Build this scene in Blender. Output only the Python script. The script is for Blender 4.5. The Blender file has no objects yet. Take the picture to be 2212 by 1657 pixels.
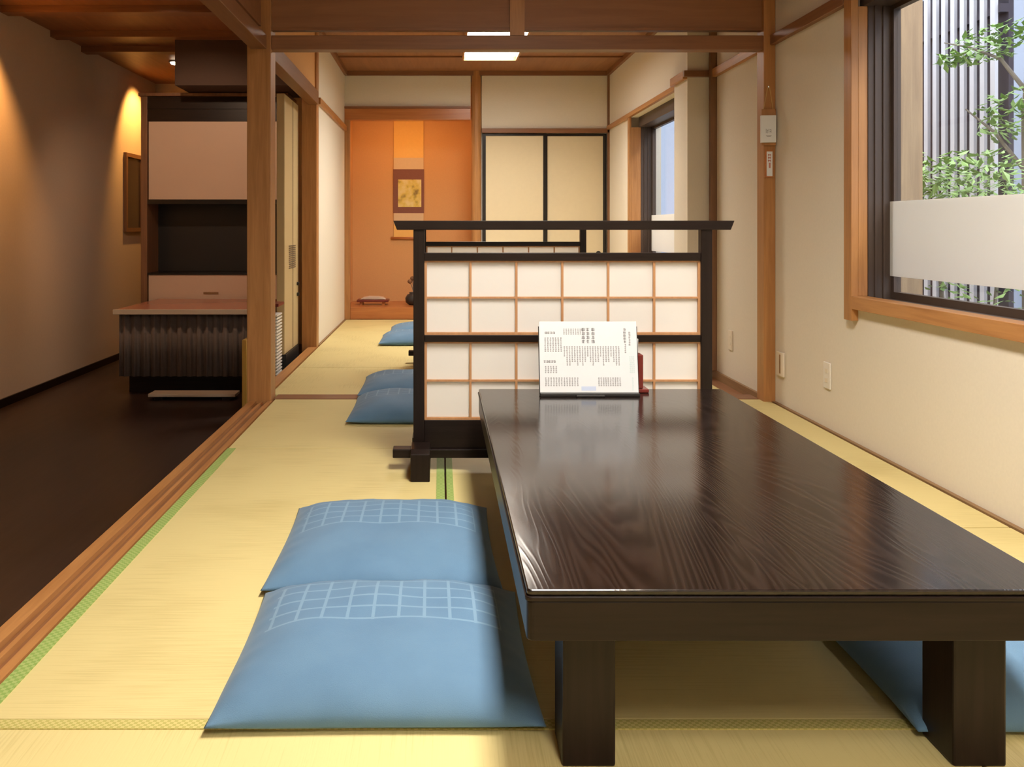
import bpy, bmesh, math, random
from mathutils import Vector, Matrix

C = bpy.context.scene.collection
SC = bpy.context.scene
random.seed(7)

# ---------------------------------------------------------------- camera, world, exposure
cam_data = bpy.data.cameras.new('camera')
cam = bpy.data.objects.new('camera', cam_data); C.objects.link(cam)
cam.location = (0, 0, 0.92); cam.rotation_euler = (math.pi / 2, 0, 0)
cam_data.sensor_width = 36.0; cam_data.lens = 36.0 * 1900 / 2212
cam_data.shift_x = (1106 - 950) / 2212; cam_data.shift_y = -(828.5 - 492) / 2212
cam_data.clip_start = 0.05; cam_data.clip_end = 200
SC.camera = cam

W = bpy.data.worlds.new('world'); SC.world = W; W.use_nodes = True
wn = W.node_tree.nodes; wl = W.node_tree.links
wn.clear()
w_out = wn.new('ShaderNodeOutputWorld'); w_bg = wn.new('ShaderNodeBackground')
w_sky = wn.new('ShaderNodeTexSky'); w_sky.sky_type = 'NISHITA'
w_sky.sun_disc = False; w_sky.sun_elevation = math.radians(50); w_sky.sun_rotation = math.radians(110)
w_sky.air_density = 1.0; w_sky.dust_density = 4.0; w_sky.ozone_density = 1.5
w_bg.inputs['Strength'].default_value = 0.95
w_hs = wn.new('ShaderNodeHueSaturation'); w_hs.inputs['Saturation'].default_value = 0.35
wl.new(w_sky.outputs[0], w_hs.inputs['Color']); wl.new(w_hs.outputs[0], w_bg.inputs[0]); wl.new(w_bg.outputs[0], w_out.inputs[0])

SC.view_settings.view_transform = 'Standard'
SC.view_settings.look = 'None'
SC.view_settings.exposure = 0.32
SC.view_settings.gamma = 1.0
SC.view_settings.use_curve_mapping = False

def area_light(name, loc, rot, sx, sy, power, col):
    d = bpy.data.lights.new(name, 'AREA'); d.shape = 'RECTANGLE'; d.size = sx; d.size_y = sy
    d.energy = power; d.color = col
    o = bpy.data.objects.new(name, d); C.objects.link(o); o.location = loc; o.rotation_euler = rot
    return o

def spot_light(name, loc, target, power, col, angle=70, blend=0.6, size=0.04):
    d = bpy.data.lights.new(name, 'SPOT'); d.energy = power; d.color = col
    d.spot_size = math.radians(angle); d.spot_blend = blend; d.shadow_soft_size = size
    o = bpy.data.objects.new(name, d); C.objects.link(o); o.location = loc
    o.rotation_euler = (Vector(target) - Vector(loc)).to_track_quat('-Z', 'Y').to_euler()
    return o

FIXTURE_STRENGTH = 15.0
FIXTURE_POWER = 38.0      # area light under each diffuser, spread narrowed to keep upper walls dim
FIXTURE_SPREAD = math.radians(142)
FIXTURE_COLOR = (1.0, 0.935, 0.83)
# added faint fill behind the alcove lintel, warming the recess
area_light('alcove_warm_fill', (-0.30, 8.99, 2.13), (math.radians(12), 0, 0), 0.9, 0.06, 4.5, (1.0, 0.50, 0.17))
# recessed warm spots of the hall, then an added fill on the hatch
spot_light('hall_spot_lamp', (-2.72, 5.70, 2.46), (-3.1, 5.78, 1.8), 110, (1.0, 0.46, 0.13), 85)
spot_light('hall_end_lamp', (-2.70, 8.85, 2.44), (-3.1, 8.95, 1.8), 75, (1.0, 0.48, 0.12), 85)
spot_light('hatch_fill_light', (-1.9, 5.6, 2.46), (-1.95, 7.4, 0.9), 60, (1.0, 0.68, 0.46), 80)  # added to brighten the hatch shutter, no fixture belongs to it

# ---------------------------------------------------------------- materials
def mat_new(name):
    m = bpy.data.materials.new(name); m.use_nodes = True
    nt = m.node_tree; b = nt.nodes['Principled BSDF']
    return m, nt, b

def plain(name, col, rough=0.5, metal=0.0, spec=0.5, emit=None, emit_s=0.0, noise=0.0, nscale=40):
    m, nt, b = mat_new(name)
    b.inputs['Base Color'].default_value = (*col, 1)
    b.inputs['Roughness'].default_value = rough; b.inputs['Metallic'].default_value = metal
    b.inputs['Specular IOR Level'].default_value = spec
    if emit:
        b.inputs['Emission Color'].default_value = (*emit, 1); b.inputs['Emission Strength'].default_value = emit_s
    if noise:
        tc = nt.nodes.new('ShaderNodeTexCoord'); n = nt.nodes.new('ShaderNodeTexNoise')
        n.inputs['Scale'].default_value = nscale; n.inputs['Detail'].default_value = 4
        nt.links.new(tc.outputs['Object'], n.inputs['Vector'])
        mx = nt.nodes.new('ShaderNodeMix'); mx.data_type = 'RGBA'
        mx.inputs[6].default_value = (*[c * (1 - noise) for c in col], 1)
        mx.inputs[7].default_value = (*[min(1, c * (1 + noise)) for c in col], 1)
        nt.links.new(n.outputs['Fac'], mx.inputs[0]); nt.links.new(mx.outputs[2], b.inputs['Base Color'])
        bp = nt.nodes.new('ShaderNodeBump'); bp.inputs['Strength'].default_value = 0.15; bp.inputs['Distance'].default_value = 0.002
        nt.links.new(n.outputs['Fac'], bp.inputs['Height']); nt.links.new(bp.outputs[0], b.inputs['Normal'])
    return m

def wood(name, dark, light, axis='z', rough=0.4, scale=14, stretch=0.06, bump=0.15, spec=0.5):
    m, nt, b = mat_new(name)
    tc = nt.nodes.new('ShaderNodeTexCoord'); mp = nt.nodes.new('ShaderNodeMapping')
    s = {'x': (stretch, 1, 1), 'y': (1, stretch, 1), 'z': (1, 1, stretch)}[axis]
    mp.inputs['Scale'].default_value = [v * scale for v in s]
    n = nt.nodes.new('ShaderNodeTexNoise'); n.inputs['Scale'].default_value = 3.0
    n.inputs['Detail'].default_value = 6; n.inputs['Roughness'].default_value = 0.6; n.inputs['Distortion'].default_value = 0.6
    rp = nt.nodes.new('ShaderNodeValToRGB')
    rp.color_ramp.elements[0].position = 0.3; rp.color_ramp.elements[0].color = (*dark, 1)
    rp.color_ramp.elements[1].position = 0.72; rp.color_ramp.elements[1].color = (*light, 1)
    bp = nt.nodes.new('ShaderNodeBump'); bp.inputs['Strength'].default_value = bump; bp.inputs['Distance'].default_value = 0.001
    L = nt.links.new
    L(tc.outputs['Object'], mp.inputs['Vector']); L(mp.outputs[0], n.inputs['Vector'])
    L(n.outputs['Fac'], rp.inputs['Fac']); L(rp.outputs[0], b.inputs['Base Color'])
    L(n.outputs['Fac'], bp.inputs['Height']); L(bp.outputs[0], b.inputs['Normal'])
    b.inputs['Roughness'].default_value = rough; b.inputs['Specular IOR Level'].default_value = spec
    return m

MT = {}
MT['plaster'] = plain('cream_plaster', (0.74, 0.675, 0.57), 0.9, spec=0.2, noise=0.04, nscale=90)
MT['plaster_hall'] = plain('hall_plaster', (0.66, 0.54, 0.42), 0.9, spec=0.2, noise=0.05, nscale=60)
MT['plaster_alcove'] = plain('alcove_plaster', (0.68, 0.38, 0.165), 0.9, spec=0.2, noise=0.05, nscale=70)
MT['bulkhead'] = plain('brown_bulkhead', (0.075, 0.045, 0.032), 0.8, noise=0.06)
MT['cedar_z'] = wood('cedar_upright', (0.33, 0.142, 0.044), (0.47, 0.222, 0.075), 'z', 0.42)
MT['cedar_x'] = wood('cedar_across', (0.28, 0.115, 0.038), (0.42, 0.185, 0.062), 'x', 0.42)
MT['cedar_y'] = wood('cedar_along', (0.36, 0.15, 0.045), (0.52, 0.25, 0.085), 'y', 0.40)
MT['brown_x'] = wood('brown_wood_across', (0.20, 0.080, 0.032), (0.27, 0.115, 0.046), 'x', 0.45)
MT['brown_y'] = wood('brown_wood_along', (0.20, 0.080, 0.032), (0.27, 0.115, 0.046), 'y', 0.45)
MT['brown_z'] = wood('brown_wood_upright', (0.18, 0.085, 0.040), (0.26, 0.13, 0.06), 'z', 0.45)
MT['ceiling'] = wood('ceiling_boards', (0.25, 0.098, 0.038), (0.34, 0.145, 0.058), 'y', 0.5, scale=8)
MT['ranma'] = wood('transom_boards', (0.24, 0.10, 0.042), (0.31, 0.135, 0.058), 'x', 0.5, scale=8)
MT['black'] = wood('black_lacquered_wood', (0.009, 0.0048, 0.0038), (0.018, 0.0105, 0.0085), 'z', 0.35, scale=20, spec=0.2)
MT['black_x'] = wood('black_lacquered_wood_across', (0.009, 0.0048, 0.0038), (0.018, 0.0105, 0.0085), 'x', 0.35, scale=20, spec=0.2)
MT['darkfloor'] = wood('dark_hall_boards', (0.024, 0.013, 0.010), (0.042, 0.024, 0.018), 'y', 0.38, scale=10)
MT['kumiko'] = wood('lattice_wood', (0.42, 0.20, 0.085), (0.55, 0.29, 0.13), 'z', 0.5)
MT['redwood'] = wood('lacquered_red_wood', (0.40, 0.13, 0.035), (0.50, 0.19, 0.055), 'x', 0.3)
MT['strip_y'] = wood('wall_edge_strip', (0.22, 0.12, 0.05), (0.32, 0.18, 0.075), 'y', 0.5)
MT['alu'] = plain('bronze_aluminium', (0.075, 0.050, 0.038), 0.45, metal=0.2)
MT['metal'] = plain('dull_steel', (0.45, 0.45, 0.45), 0.35, metal=0.9)
MT['white_plastic'] = plain('white_plastic', (0.78, 0.74, 0.68), 0.4)
MT['ivory_plastic'] = plain('ivory_plastic', (0.74, 0.66, 0.54), 0.45)
MT['tan_enamel'] = plain('tan_enamel', (0.55, 0.42, 0.22), 0.4, noise=0.03, nscale=8)
MT['grille'] = plain('grille_dark', (0.12, 0.08, 0.05), 0.6)
MT['black_plastic'] = plain('black_plastic', (0.015, 0.014, 0.014), 0.4)
MT['maroon'] = plain('maroon_lacquer', (0.16, 0.020, 0.014), 0.3)
MT['white_paper'] = plain('white_paper', (0.72, 0.735, 0.76), 0.6, noise=0.01)
MT['ink'] = plain('black_ink', (0.06, 0.06, 0.065), 0.7)
MT['ink_grey'] = plain('grey_ink', (0.20, 0.20, 0.21), 0.7)
MT['ink_teal'] = plain('teal_ink', (0.50, 0.66, 0.66), 0.7)
MT['ink_blue'] = plain('pale_blue_ink', (0.52, 0.60, 0.78), 0.7)
MT['ink_red'] = plain('red_ink', (0.50, 0.20, 0.16), 0.7)
MT['fusuma'] = plain('fusuma_paper', (0.70, 0.59, 0.40), 0.8, spec=0.2, noise=0.03, nscale=25)
MT['blackframe'] = plain('black_lacquer_frame', (0.012, 0.009, 0.008), 0.25)
MT['hatch_panel'] = plain('hatch_shutter', (0.62, 0.47, 0.36), 0.5, noise=0.03, nscale=5)
MT['counter_top'] = plain('red_glare_laminate', (0.50, 0.20, 0.13), 0.22)  # reddish glare on the counter top is put into this base colour
MT['counter_edge'] = plain('pale_counter_edge', (0.52, 0.44, 0.34), 0.4)
MT['curtain'] = plain('charcoal_curtain', (0.13, 0.10, 0.086), 0.85, noise=0.15, nscale=30)
MT['yellow_board'] = wood('yellow_wood_board', (0.55, 0.30, 0.05), (0.66, 0.40, 0.09), 'z', 0.4)
MT['scroll_orange'] = plain('scroll_silk', (0.86, 0.52, 0.15), 0.7, noise=0.04)
MT['scroll_beige'] = plain('scroll_beige_silk', (0.70, 0.52, 0.32), 0.7, noise=0.04)
MT['scroll_brown'] = plain('scroll_brown_brocade', (0.22, 0.085, 0.060), 0.7, noise=0.1, nscale=60)
MT['rope'] = plain('straw_cord', (0.55, 0.36, 0.14), 0.9)
MT['concrete'] = plain('grey_ground', (0.30, 0.29, 0.28), 0.9, noise=0.15, nscale=12)
MT['fence_slat'] = plain('pale_grey_slat', (0.62, 0.60, 0.64), 0.5, noise=0.04, nscale=10)
MT['fence_back'] = plain('dark_fence_board', (0.055, 0.045, 0.06), 0.8)
MT['tan_post'] = wood('weathered_tan_post', (0.30, 0.20, 0.12), (0.42, 0.29, 0.17), 'z', 0.6)
MT['neighbour'] = plain('pale_blue_grey_cladding', (0.42, 0.45, 0.55), 0.6, noise=0.03, nscale=2)
MT['leaf'] = plain('fresh_green_leaf', (0.24, 0.38, 0.11), 0.5, noise=0.35, nscale=9)
MT['leaf_dark'] = plain('deep_green_leaf', (0.09, 0.20, 0.06), 0.45, noise=0.35, nscale=9)
MT['bark'] = plain('grey_bark', (0.20, 0.17, 0.14), 0.9, noise=0.2, nscale=30)
MT['flower_brown'] = plain('dried_flower', (0.20, 0.09, 0.04), 0.8)
MT['ceramic'] = plain('dark_ceramic', (0.03, 0.03, 0.032), 0.3)
MT['picture_dark'] = plain('dark_glass_picture', (0.03, 0.02, 0.022), 0.3)
MT['lamp_white'] = plain('fixture_diffuser', (0.9, 0.9, 0.9), 0.5, emit=FIXTURE_COLOR, emit_s=FIXTURE_STRENGTH)
MT['lamp_small'] = plain('downlight_lens', (0.9, 0.9, 0.9), 0.5, emit=(1.0, 0.82, 0.58), emit_s=12)

def translucent(name, col, fac):
    m, nt, b = mat_new(name)
    b.inputs['Base Color'].default_value = (*col, 1); b.inputs['Roughness'].default_value = 0.7
    b.inputs['Specular IOR Level'].default_value = 0.15
    t = nt.nodes.new('ShaderNodeBsdfTranslucent'); t.inputs['Color'].default_value = (*col, 1)
    tc = nt.nodes.new('ShaderNodeTexCoord'); n = nt.nodes.new('ShaderNodeTexNoise'); n.inputs['Scale'].default_value = 60
    bp = nt.nodes.new('ShaderNodeBump'); bp.inputs['Strength'].default_value = 0.05
    nt.links.new(tc.outputs['Object'], n.inputs['Vector']); nt.links.new(n.outputs['Fac'], bp.inputs['Height'])
    nt.links.new(bp.outputs[0], b.inputs['Normal'])
    mx = nt.nodes.new('ShaderNodeMixShader'); mx.inputs[0].default_value = fac
    out = nt.nodes['Material Output']
    nt.links.new(b.outputs[0], mx.inputs[1]); nt.links.new(t.outputs[0], mx.inputs[2]); nt.links.new(mx.outputs[0], out.inputs[0])
    return m
MT['shoji'] = translucent('shoji_paper', (0.95, 0.93, 0.905), 0.42)
MT['film'] = translucent('frosted_white_film', (0.86, 0.84, 0.80), 0.45)

def glass():
    m, nt, b = mat_new('window_glass'); nt.nodes.remove(b)
    tr = nt.nodes.new('ShaderNodeBsdfTransparent'); tr.inputs[0].default_value = (0.94, 0.96, 0.96, 1)
    gl = nt.nodes.new('ShaderNodeBsdfGlossy'); gl.inputs['Roughness'].default_value = 0.02
    lw = nt.nodes.new('ShaderNodeLayerWeight'); pw = nt.nodes.new('ShaderNodeMath'); pw.operation = 'POWER'; pw.inputs[1].default_value = 4.0
    fr = nt.nodes.new('ShaderNodeMath'); fr.operation = 'MULTIPLY_ADD'; fr.inputs[1].default_value = 0.35; fr.inputs[2].default_value = 0.03
    nt.links.new(lw.outputs['Facing'], pw.inputs[0]); nt.links.new(pw.outputs[0], fr.inputs[0])
    mx = nt.nodes.new('ShaderNodeMixShader'); out = nt.nodes['Material Output']
    nt.links.new(fr.outputs[0], mx.inputs[0]); nt.links.new(tr.outputs[0], mx.inputs[1]); nt.links.new(gl.outputs[0], mx.inputs[2])
    nt.links.new(mx.outputs[0], out.inputs[0])
    return m
MT['glass'] = glass()

def tatami(name, axis, tint=1.0):
    m, nt, b = mat_new(name)
    L = nt.links.new
    tc = nt.nodes.new('ShaderNodeTexCoord')
    mp = nt.nodes.new('ShaderNodeMapping')
    mp.inputs['Scale'].default_value = (6, 260, 1) if axis == 'x' else (260, 6, 1)
    n = nt.nodes.new('ShaderNodeTexNoise'); n.inputs['Scale'].default_value = 1.0; n.inputs['Detail'].default_value = 3
    n2 = nt.nodes.new('ShaderNodeTexNoise'); n2.inputs['Scale'].default_value = 2.5
    ad = nt.nodes.new('ShaderNodeMath'); ad.operation = 'ADD'
    rp = nt.nodes.new('ShaderNodeValToRGB')
    rp.color_ramp.elements[0].position = 0.7; rp.color_ramp.elements[0].color = (0.56 * tint, 0.455 * tint, 0.195 * tint, 1)
    rp.color_ramp.elements[1].position = 1.3; rp.color_ramp.elements[1].color = (0.66 * tint, 0.55 * tint, 0.25 * tint, 1)
    bp = nt.nodes.new('ShaderNodeBump'); bp.inputs['Strength'].default_value = 0.25; bp.inputs['Distance'].default_value = 0.001
    L(tc.outputs['Object'], mp.inputs['Vector']); L(mp.outputs[0], n.inputs['Vector']); L(tc.outputs['Object'], n2.inputs['Vector'])
    L(n.outputs['Fac'], ad.inputs[0]); L(n2.outputs['Fac'], ad.inputs[1]); L(ad.outputs[0], rp.inputs['Fac'])
    L(rp.outputs[0], b.inputs['Base Color']); L(n.outputs['Fac'], bp.inputs['Height']); L(bp.outputs[0], b.inputs['Normal'])
    b.inputs['Roughness'].default_value = 0.55; b.inputs['Specular IOR Level'].default_value = 0.3
    return m
MT['tatami_x'] = tatami('rush_mat_across', 'x'); MT['tatami_y'] = tatami('rush_mat_along', 'y')

def heri(name, a, c, scale):
    m, nt, b = mat_new(name); L = nt.links.new
    tc = nt.nodes.new('ShaderNodeTexCoord'); ck = nt.nodes.new('ShaderNodeTexChecker')
    ck.inputs['Scale'].default_value = scale; ck.inputs['Color1'].default_value = (*a, 1); ck.inputs['Color2'].default_value = (*c, 1)
    L(tc.outputs['Object'], ck.inputs['Vector']); L(ck.outputs[0], b.inputs['Base Color'])
    b.inputs['Roughness'].default_value = 0.7
    return m
MT['heri_green'] = heri('green_border_cloth', (0.24, 0.36, 0.08), (0.36, 0.45, 0.14), 110)
MT['heri_olive'] = heri('olive_border_cloth', (0.42, 0.37, 0.10), (0.56, 0.48, 0.18), 150)

def cushion_mat():
    m, nt, b = mat_new('blue_cushion_cloth'); L = nt.links.new; N = nt.nodes.new
    tc = N('ShaderNodeTexCoord'); sp = N('ShaderNodeSeparateXYZ'); L(tc.outputs['Object'], sp.inputs[0])
    def mth(op, a, bb=None, cc=None):
        x = N('ShaderNodeMath'); x.operation = op
        for i, v in enumerate((a, bb, cc)):
            if v is None: continue
            if isinstance(v, (int, float)): x.inputs[i].default_value = v
            else: L(v, x.inputs[i])
        return x.outputs[0]
    def line(coord, off):
        f = mth('FRACT', mth('MULTIPLY', mth('ADD', coord, off), 1 / 0.0545))
        d = mth('ABSOLUTE', mth('SUBTRACT', f, 0.5))
        return mth('GREATER_THAN', d, 0.435)
    grid = mth('MAXIMUM', line(sp.outputs[0], 1.003), line(sp.outputs[1], 1.0082))
    band = mth('MULTIPLY', mth('GREATER_THAN', sp.outputs[1], -0.032), mth('LESS_THAN', sp.outputs[1], 0.202))
    sides = mth('LESS_THAN', mth('ABSOLUTE', sp.outputs[0]), 0.25)
    g = mth('MULTIPLY', mth('MULTIPLY', grid, band), sides)
    n = N('ShaderNodeTexNoise'); n.inputs['Scale'].default_value = 9; n.inputs['Detail'].default_value = 5
    L(tc.outputs['Object'], n.inputs['Vector'])
    rp = N('ShaderNodeValToRGB')
    rp.color_ramp.elements[0].color = (0.095, 0.190, 0.310, 1); rp.color_ramp.elements[0].position = 0.3
    rp.color_ramp.elements[1].color = (0.112, 0.215, 0.340, 1); rp.color_ramp.elements[1].position = 0.7
    L(n.outputs['Fac'], rp.inputs['Fac'])
    mx = N('ShaderNodeMix'); mx.data_type = 'RGBA'; mx.inputs[7].default_value = (0.21, 0.34, 0.47, 1)
    L(mth('MULTIPLY', g, 0.62), mx.inputs[0]); L(rp.outputs[0], mx.inputs[6]); L(mx.outputs[2], b.inputs['Base Color'])
    n2 = N('ShaderNodeTexNoise'); n2.inputs['Scale'].default_value = 700; L(tc.outputs['Object'], n2.inputs['Vector'])
    bp = N('ShaderNodeBump'); bp.inputs['Strength'].default_value = 0.5; bp.inputs['Distance'].default_value = 0.003
    hh = mth('ADD', g, mth('MULTIPLY', n2.outputs['Fac'], 0.35)); L(hh, bp.inputs['Height']); L(bp.outputs[0], b.inputs['Normal'])
    b.inputs['Roughness'].default_value = 0.75; b.inputs['Specular IOR Level'].default_value = 0.25
    b.inputs['Sheen Weight'].default_value = 0.15
    return m
MT['cushion'] = cushion_mat()

def tabletop_mat():
    m, nt, b = mat_new('dark_grained_tabletop'); L = nt.links.new; N = nt.nodes.new
    tc = N('ShaderNodeTexCoord'); mp = N('ShaderNodeMapping'); mp.inputs['Scale'].default_value = (1.0, 0.11, 1.0)
    L(tc.outputs['Object'], mp.inputs['Vector'])
    n = N('ShaderNodeTexNoise'); n.inputs['Scale'].default_value = 4.2; n.inputs['Detail'].default_value = 3.0
    n.inputs['Roughness'].default_value = 0.45; n.inputs['Distortion'].default_value = 0.5
    L(mp.outputs[0], n.inputs['Vector'])
    mul = N('ShaderNodeMath'); mul.operation = 'MULTIPLY'; mul.inputs[1].default_value = 46.0; L(n.outputs['Fac'], mul.inputs[0])
    sn = N('ShaderNodeMath'); sn.operation = 'SINE'; mul2 = N('ShaderNodeMath'); mul2.operation = 'MULTIPLY'; mul2.inputs[1].default_value = 6.283
    L(mul.outputs[0], mul2.inputs[0]); L(mul2.outputs[0], sn.inputs[0])
    rp = N('ShaderNodeValToRGB')
    rp.color_ramp.elements[0].position = 0.0; rp.color_ramp.elements[0].color = (0.008, 0.0048, 0.0040, 1)
    rp.color_ramp.elements[1].position = 1.0; rp.color_ramp.elements[1].color = (0.019, 0.0120, 0.0098, 1)
    mr = N('ShaderNodeMapRange'); mr.inputs[1].default_value = -1; mr.inputs[2].default_value = 1
    L(sn.outputs[0], mr.inputs[0]); L(mr.outputs[0], rp.inputs['Fac']); L(rp.outputs[0], b.inputs['Base Color'])
    bp = N('ShaderNodeBump'); bp.inputs['Strength'].default_value = 0.05; bp.inputs['Distance'].default_value = 0.0010
    pwn = N('ShaderNodeMath'); pwn.operation = 'POWER'; pwn.inputs[1].default_value = 3.0; L(mr.outputs[0], pwn.inputs[0])
    L(pwn.outputs[0], bp.inputs['Height']); L(bp.outputs[0], b.inputs['Normal'])
    b.inputs['Roughness'].default_value = 0.15; b.inputs['Specular IOR Level'].default_value = 0.5
    return m
MT['tabletop'] = tabletop_mat()

def painting_mat():
    m, nt, b = mat_new('scroll_painting'); L = nt.links.new; N = nt.nodes.new
    tc = N('ShaderNodeTexCoord'); n = N('ShaderNodeTexNoise'); n.inputs['Scale'].default_value = 9; n.inputs['Detail'].default_value = 5
    L(tc.outputs['Object'], n.inputs['Vector'])
    rp = N('ShaderNodeValToRGB'); e = rp.color_ramp.elements
    e[0].position = 0.34; e[0].color = (0.28, 0.20, 0.06, 1); e[1].position = 0.46; e[1].color = (0.70, 0.56, 0.13, 1)
    x = e.new(0.62); x.color = (0.78, 0.68, 0.34, 1)
    L(n.outputs['Fac'], rp.inputs['Fac']); L(rp.outputs[0], b.inputs['Base Color']); b.inputs['Roughness'].default_value = 0.7
    return m
MT['painting'] = painting_mat()

# ---------------------------------------------------------------- mesh helpers
class MB:
    def __init__(s): s.v = []; s.f = []
    def box(s, x0, x1, y0, y1, z0, z1):
        k = len(s.v)
        s.v += [(x0, y0, z0), (x1, y0, z0), (x1, y1, z0), (x0, y1, z0), (x0, y0, z1), (x1, y0, z1), (x1, y1, z1), (x0, y1, z1)]
        s.f += [tuple(k + i for i in q) for q in ((0, 3, 2, 1), (4, 5, 6, 7), (0, 1, 5, 4), (1, 2, 6, 5), (2, 3, 7, 6), (3, 0, 4, 7))]
        return s
    def prism(s, poly, axis, a, b):
        # poly: 2-D points; extruded along axis from a to b.  axis 'x': (y,z)  'y': (x,z)  'z': (x,y)
        k = len(s.v); n = len(poly)
        def P(p, t):
            return {'x': (t, p[0], p[1]), 'y': (p[0], t, p[1]), 'z': (p[0], p[1], t)}[axis]
        s.v += [P(p, a) for p in poly] + [P(p, b) for p in poly]
        s.f += [tuple(range(k, k + n))[::-1], tuple(range(k + n, k + 2 * n))]
        s.f += [(k + i, k + (i + 1) % n, k + n + (i + 1) % n, k + n + i) for i in range(n)]
        return s
    def lathe(s, cx, cy, prof, seg=24):
        k = len(s.v)
        for r, z in prof:
            for i in range(seg):
                a = 2 * math.pi * i / seg
                s.v.append((cx + r * math.cos(a), cy + r * math.sin(a), z))
        for j in range(len(prof) - 1):
            for i in range(seg):
                a = k + j * seg + i; b = k + j * seg + (i + 1) % seg
                s.f.append((a, b, b + seg, a + seg))
        s.f.append(tuple(k + i for i in range(seg))[::-1])
        e = k + (len(prof) - 1) * seg
        s.f.append(tuple(e + i for i in range(seg)))
        return s
    def tube(s, pts, radii, seg=8):
        k = len(s.v); n = len(pts)
        P = [Vector(p) for p in pts]
        if not hasattr(radii, '__len__'): radii = [radii] * n
        for i in range(n):
            d = (P[min(i + 1, n - 1)] - P[max(i - 1, 0)]).normalized()
            u = d.cross(Vector((0.31, 0.17, 0.93))).normalized(); w = d.cross(u)
            for q in range(seg):
                a = 2 * math.pi * q / seg
                p = P[i] + (u * math.cos(a) + w * math.sin(a)) * radii[i]
                s.v.append(tuple(p))
        for i in range(n - 1):
            for q in range(seg):
                a = k + i * seg + q; b = k + i * seg + (q + 1) % seg
                s.f.append((a, b, b + seg, a + seg))
        s.f.append(tuple(k + i for i in range(seg))[::-1]); e = k + (n - 1) * seg
        s.f.append(tuple(e + i for i in range(seg)))
        return s
    def build(s, name, mat, parent=None, bevel=0.0, smooth=False, origin=None):
        me = bpy.data.meshes.new(name)
        off = Vector(origin) if origin is not None else Vector((0, 0, 0))
        if parent is not None:
            r = parent
            while r.parent is not None: r = r.parent
            off = Vector(r.location)
        me.from_pydata([tuple(Vector(p) - off) for p in s.v], [], s.f)
        bm = bmesh.new(); bm.from_mesh(me); bmesh.ops.recalc_face_normals(bm, faces=bm.faces); bm.to_mesh(me); bm.free()
        me.materials.append(MT[mat] if isinstance(mat, str) else mat)
        if smooth:
            for p in me.polygons: p.use_smooth = True
        o = bpy.data.objects.new(name, me); C.objects.link(o)
        if parent is not None: o.parent = parent
        elif origin is not None: o.location = origin
        if bevel:
            md = o.modifiers.new('edges', 'BEVEL'); md.width = bevel; md.segments = 2; md.limit_method = 'ANGLE'
        return o

def tag(o, label, cat, group=None):
    o['label'] = label; o['category'] = cat
    if group: o['group'] = group
    return o
def thing(name, loc, label, cat, group=None):
    o = bpy.data.objects.new(name, None); o.empty_display_size = 0.1; C.objects.link(o); o.location = loc
    return tag(o, label, cat, group)
def struct(o, label=None):
    o['kind'] = 'structure'
    if label: o['label'] = label
    return o
def copy_tree(o, parent=None):
    c = o.copy(); C.objects.link(c)
    if parent is not None: c.parent = parent
    for ch in list(o.children): copy_tree(ch, c)
    return c
def B(*a): return MB().box(*a)

# ---------------------------------------------------------------- the setting
XR = 1.775           # inner face of the window wall
XB = 1.70            # inner face of the window wall in the back room
XO = 1.98            # outer face
ZC = 2.49            # ceiling
YF, YM, YE = -1.3, 4.65, 8.83
HF = -0.35           # hall floor

fl = struct(B(-1.01, XO, YF, 9.75, HF, -0.045).build('floor', 'brown_y'), 'raised floor carrying the tatami mats')
EPS = 0.007
def mat_piece(x0, x1, y0, y1, ax):
    return B(x0 + EPS / 2, x1 - EPS / 2, y0 + EPS / 2, y1 - EPS / 2, -0.045, 0.0).build('tatami_mat', 'tatami_' + ax, fl, bevel=0.002)
mA = mat_piece(-0.886, 0.02, 1.645, 3.67, 'x')
mA2 = mat_piece(-0.886, 0.02, 3.67, 4.72, 'x')
mB = mat_piece(-0.886, 0.93, 0.72, 1.645, 'y')
mat_piece(0.93, XR - 0.02, 0.72, 1.645, 'y'); mat_piece(-0.886, XR - 0.02, YF, 0.72, 'y')
mC = mat_piece(0.02, 0.91, 1.645, 4.72, 'x')
mat_piece(0.91, XR - 0.02, 1.645, 2.70, 'x'); mat_piece(0.91, XR - 0.02, 2.70, 4.72, 'x')
mat_piece(-0.94, 0.40, 4.85, 5.80, 'y'); mat_piece(0.40, 1.60, 4.85, 5.80, 'y')
mat_piece(-0.94, 0.40, 5.80, 7.84, 'y'); mat_piece(0.40, 1.60, 5.80, 7.84, 'y')
mat_piece(-0.94, 0.40, 7.84, 8.81, 'x'); mat_piece(0.40, XB - 0.02, 7.84, 8.81, 'x')
B(-0.883, -0.849, 1.65, 3.665, 0.0, 0.0022).build('cloth_border', 'heri_green', mA)
B(-0.012, 0.017, 1.65, 3.665, 0.0, 0.0022).build('cloth_border', 'heri_green', mA)
B(0.024, 0.048, 1.65, 4.715, 0.0, 0.0022).build('cloth_border', 'heri_green', mC)
B(-0.012, 0.017, 3.675, 4.715, 0.0, 0.0022).build('cloth_border', 'heri_green', mA2)
B(-0.882, 0.926, 1.612, 1.642, 0.0, 0.0022).build('cloth_border', 'heri_olive', mB)

struct(B(-3.1, -1.013, YF, 9.6, HF - 0.05, HF).build('floor_hall', 'darkfloor'), 'dark boarded hall floor left of the tatami')
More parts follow.
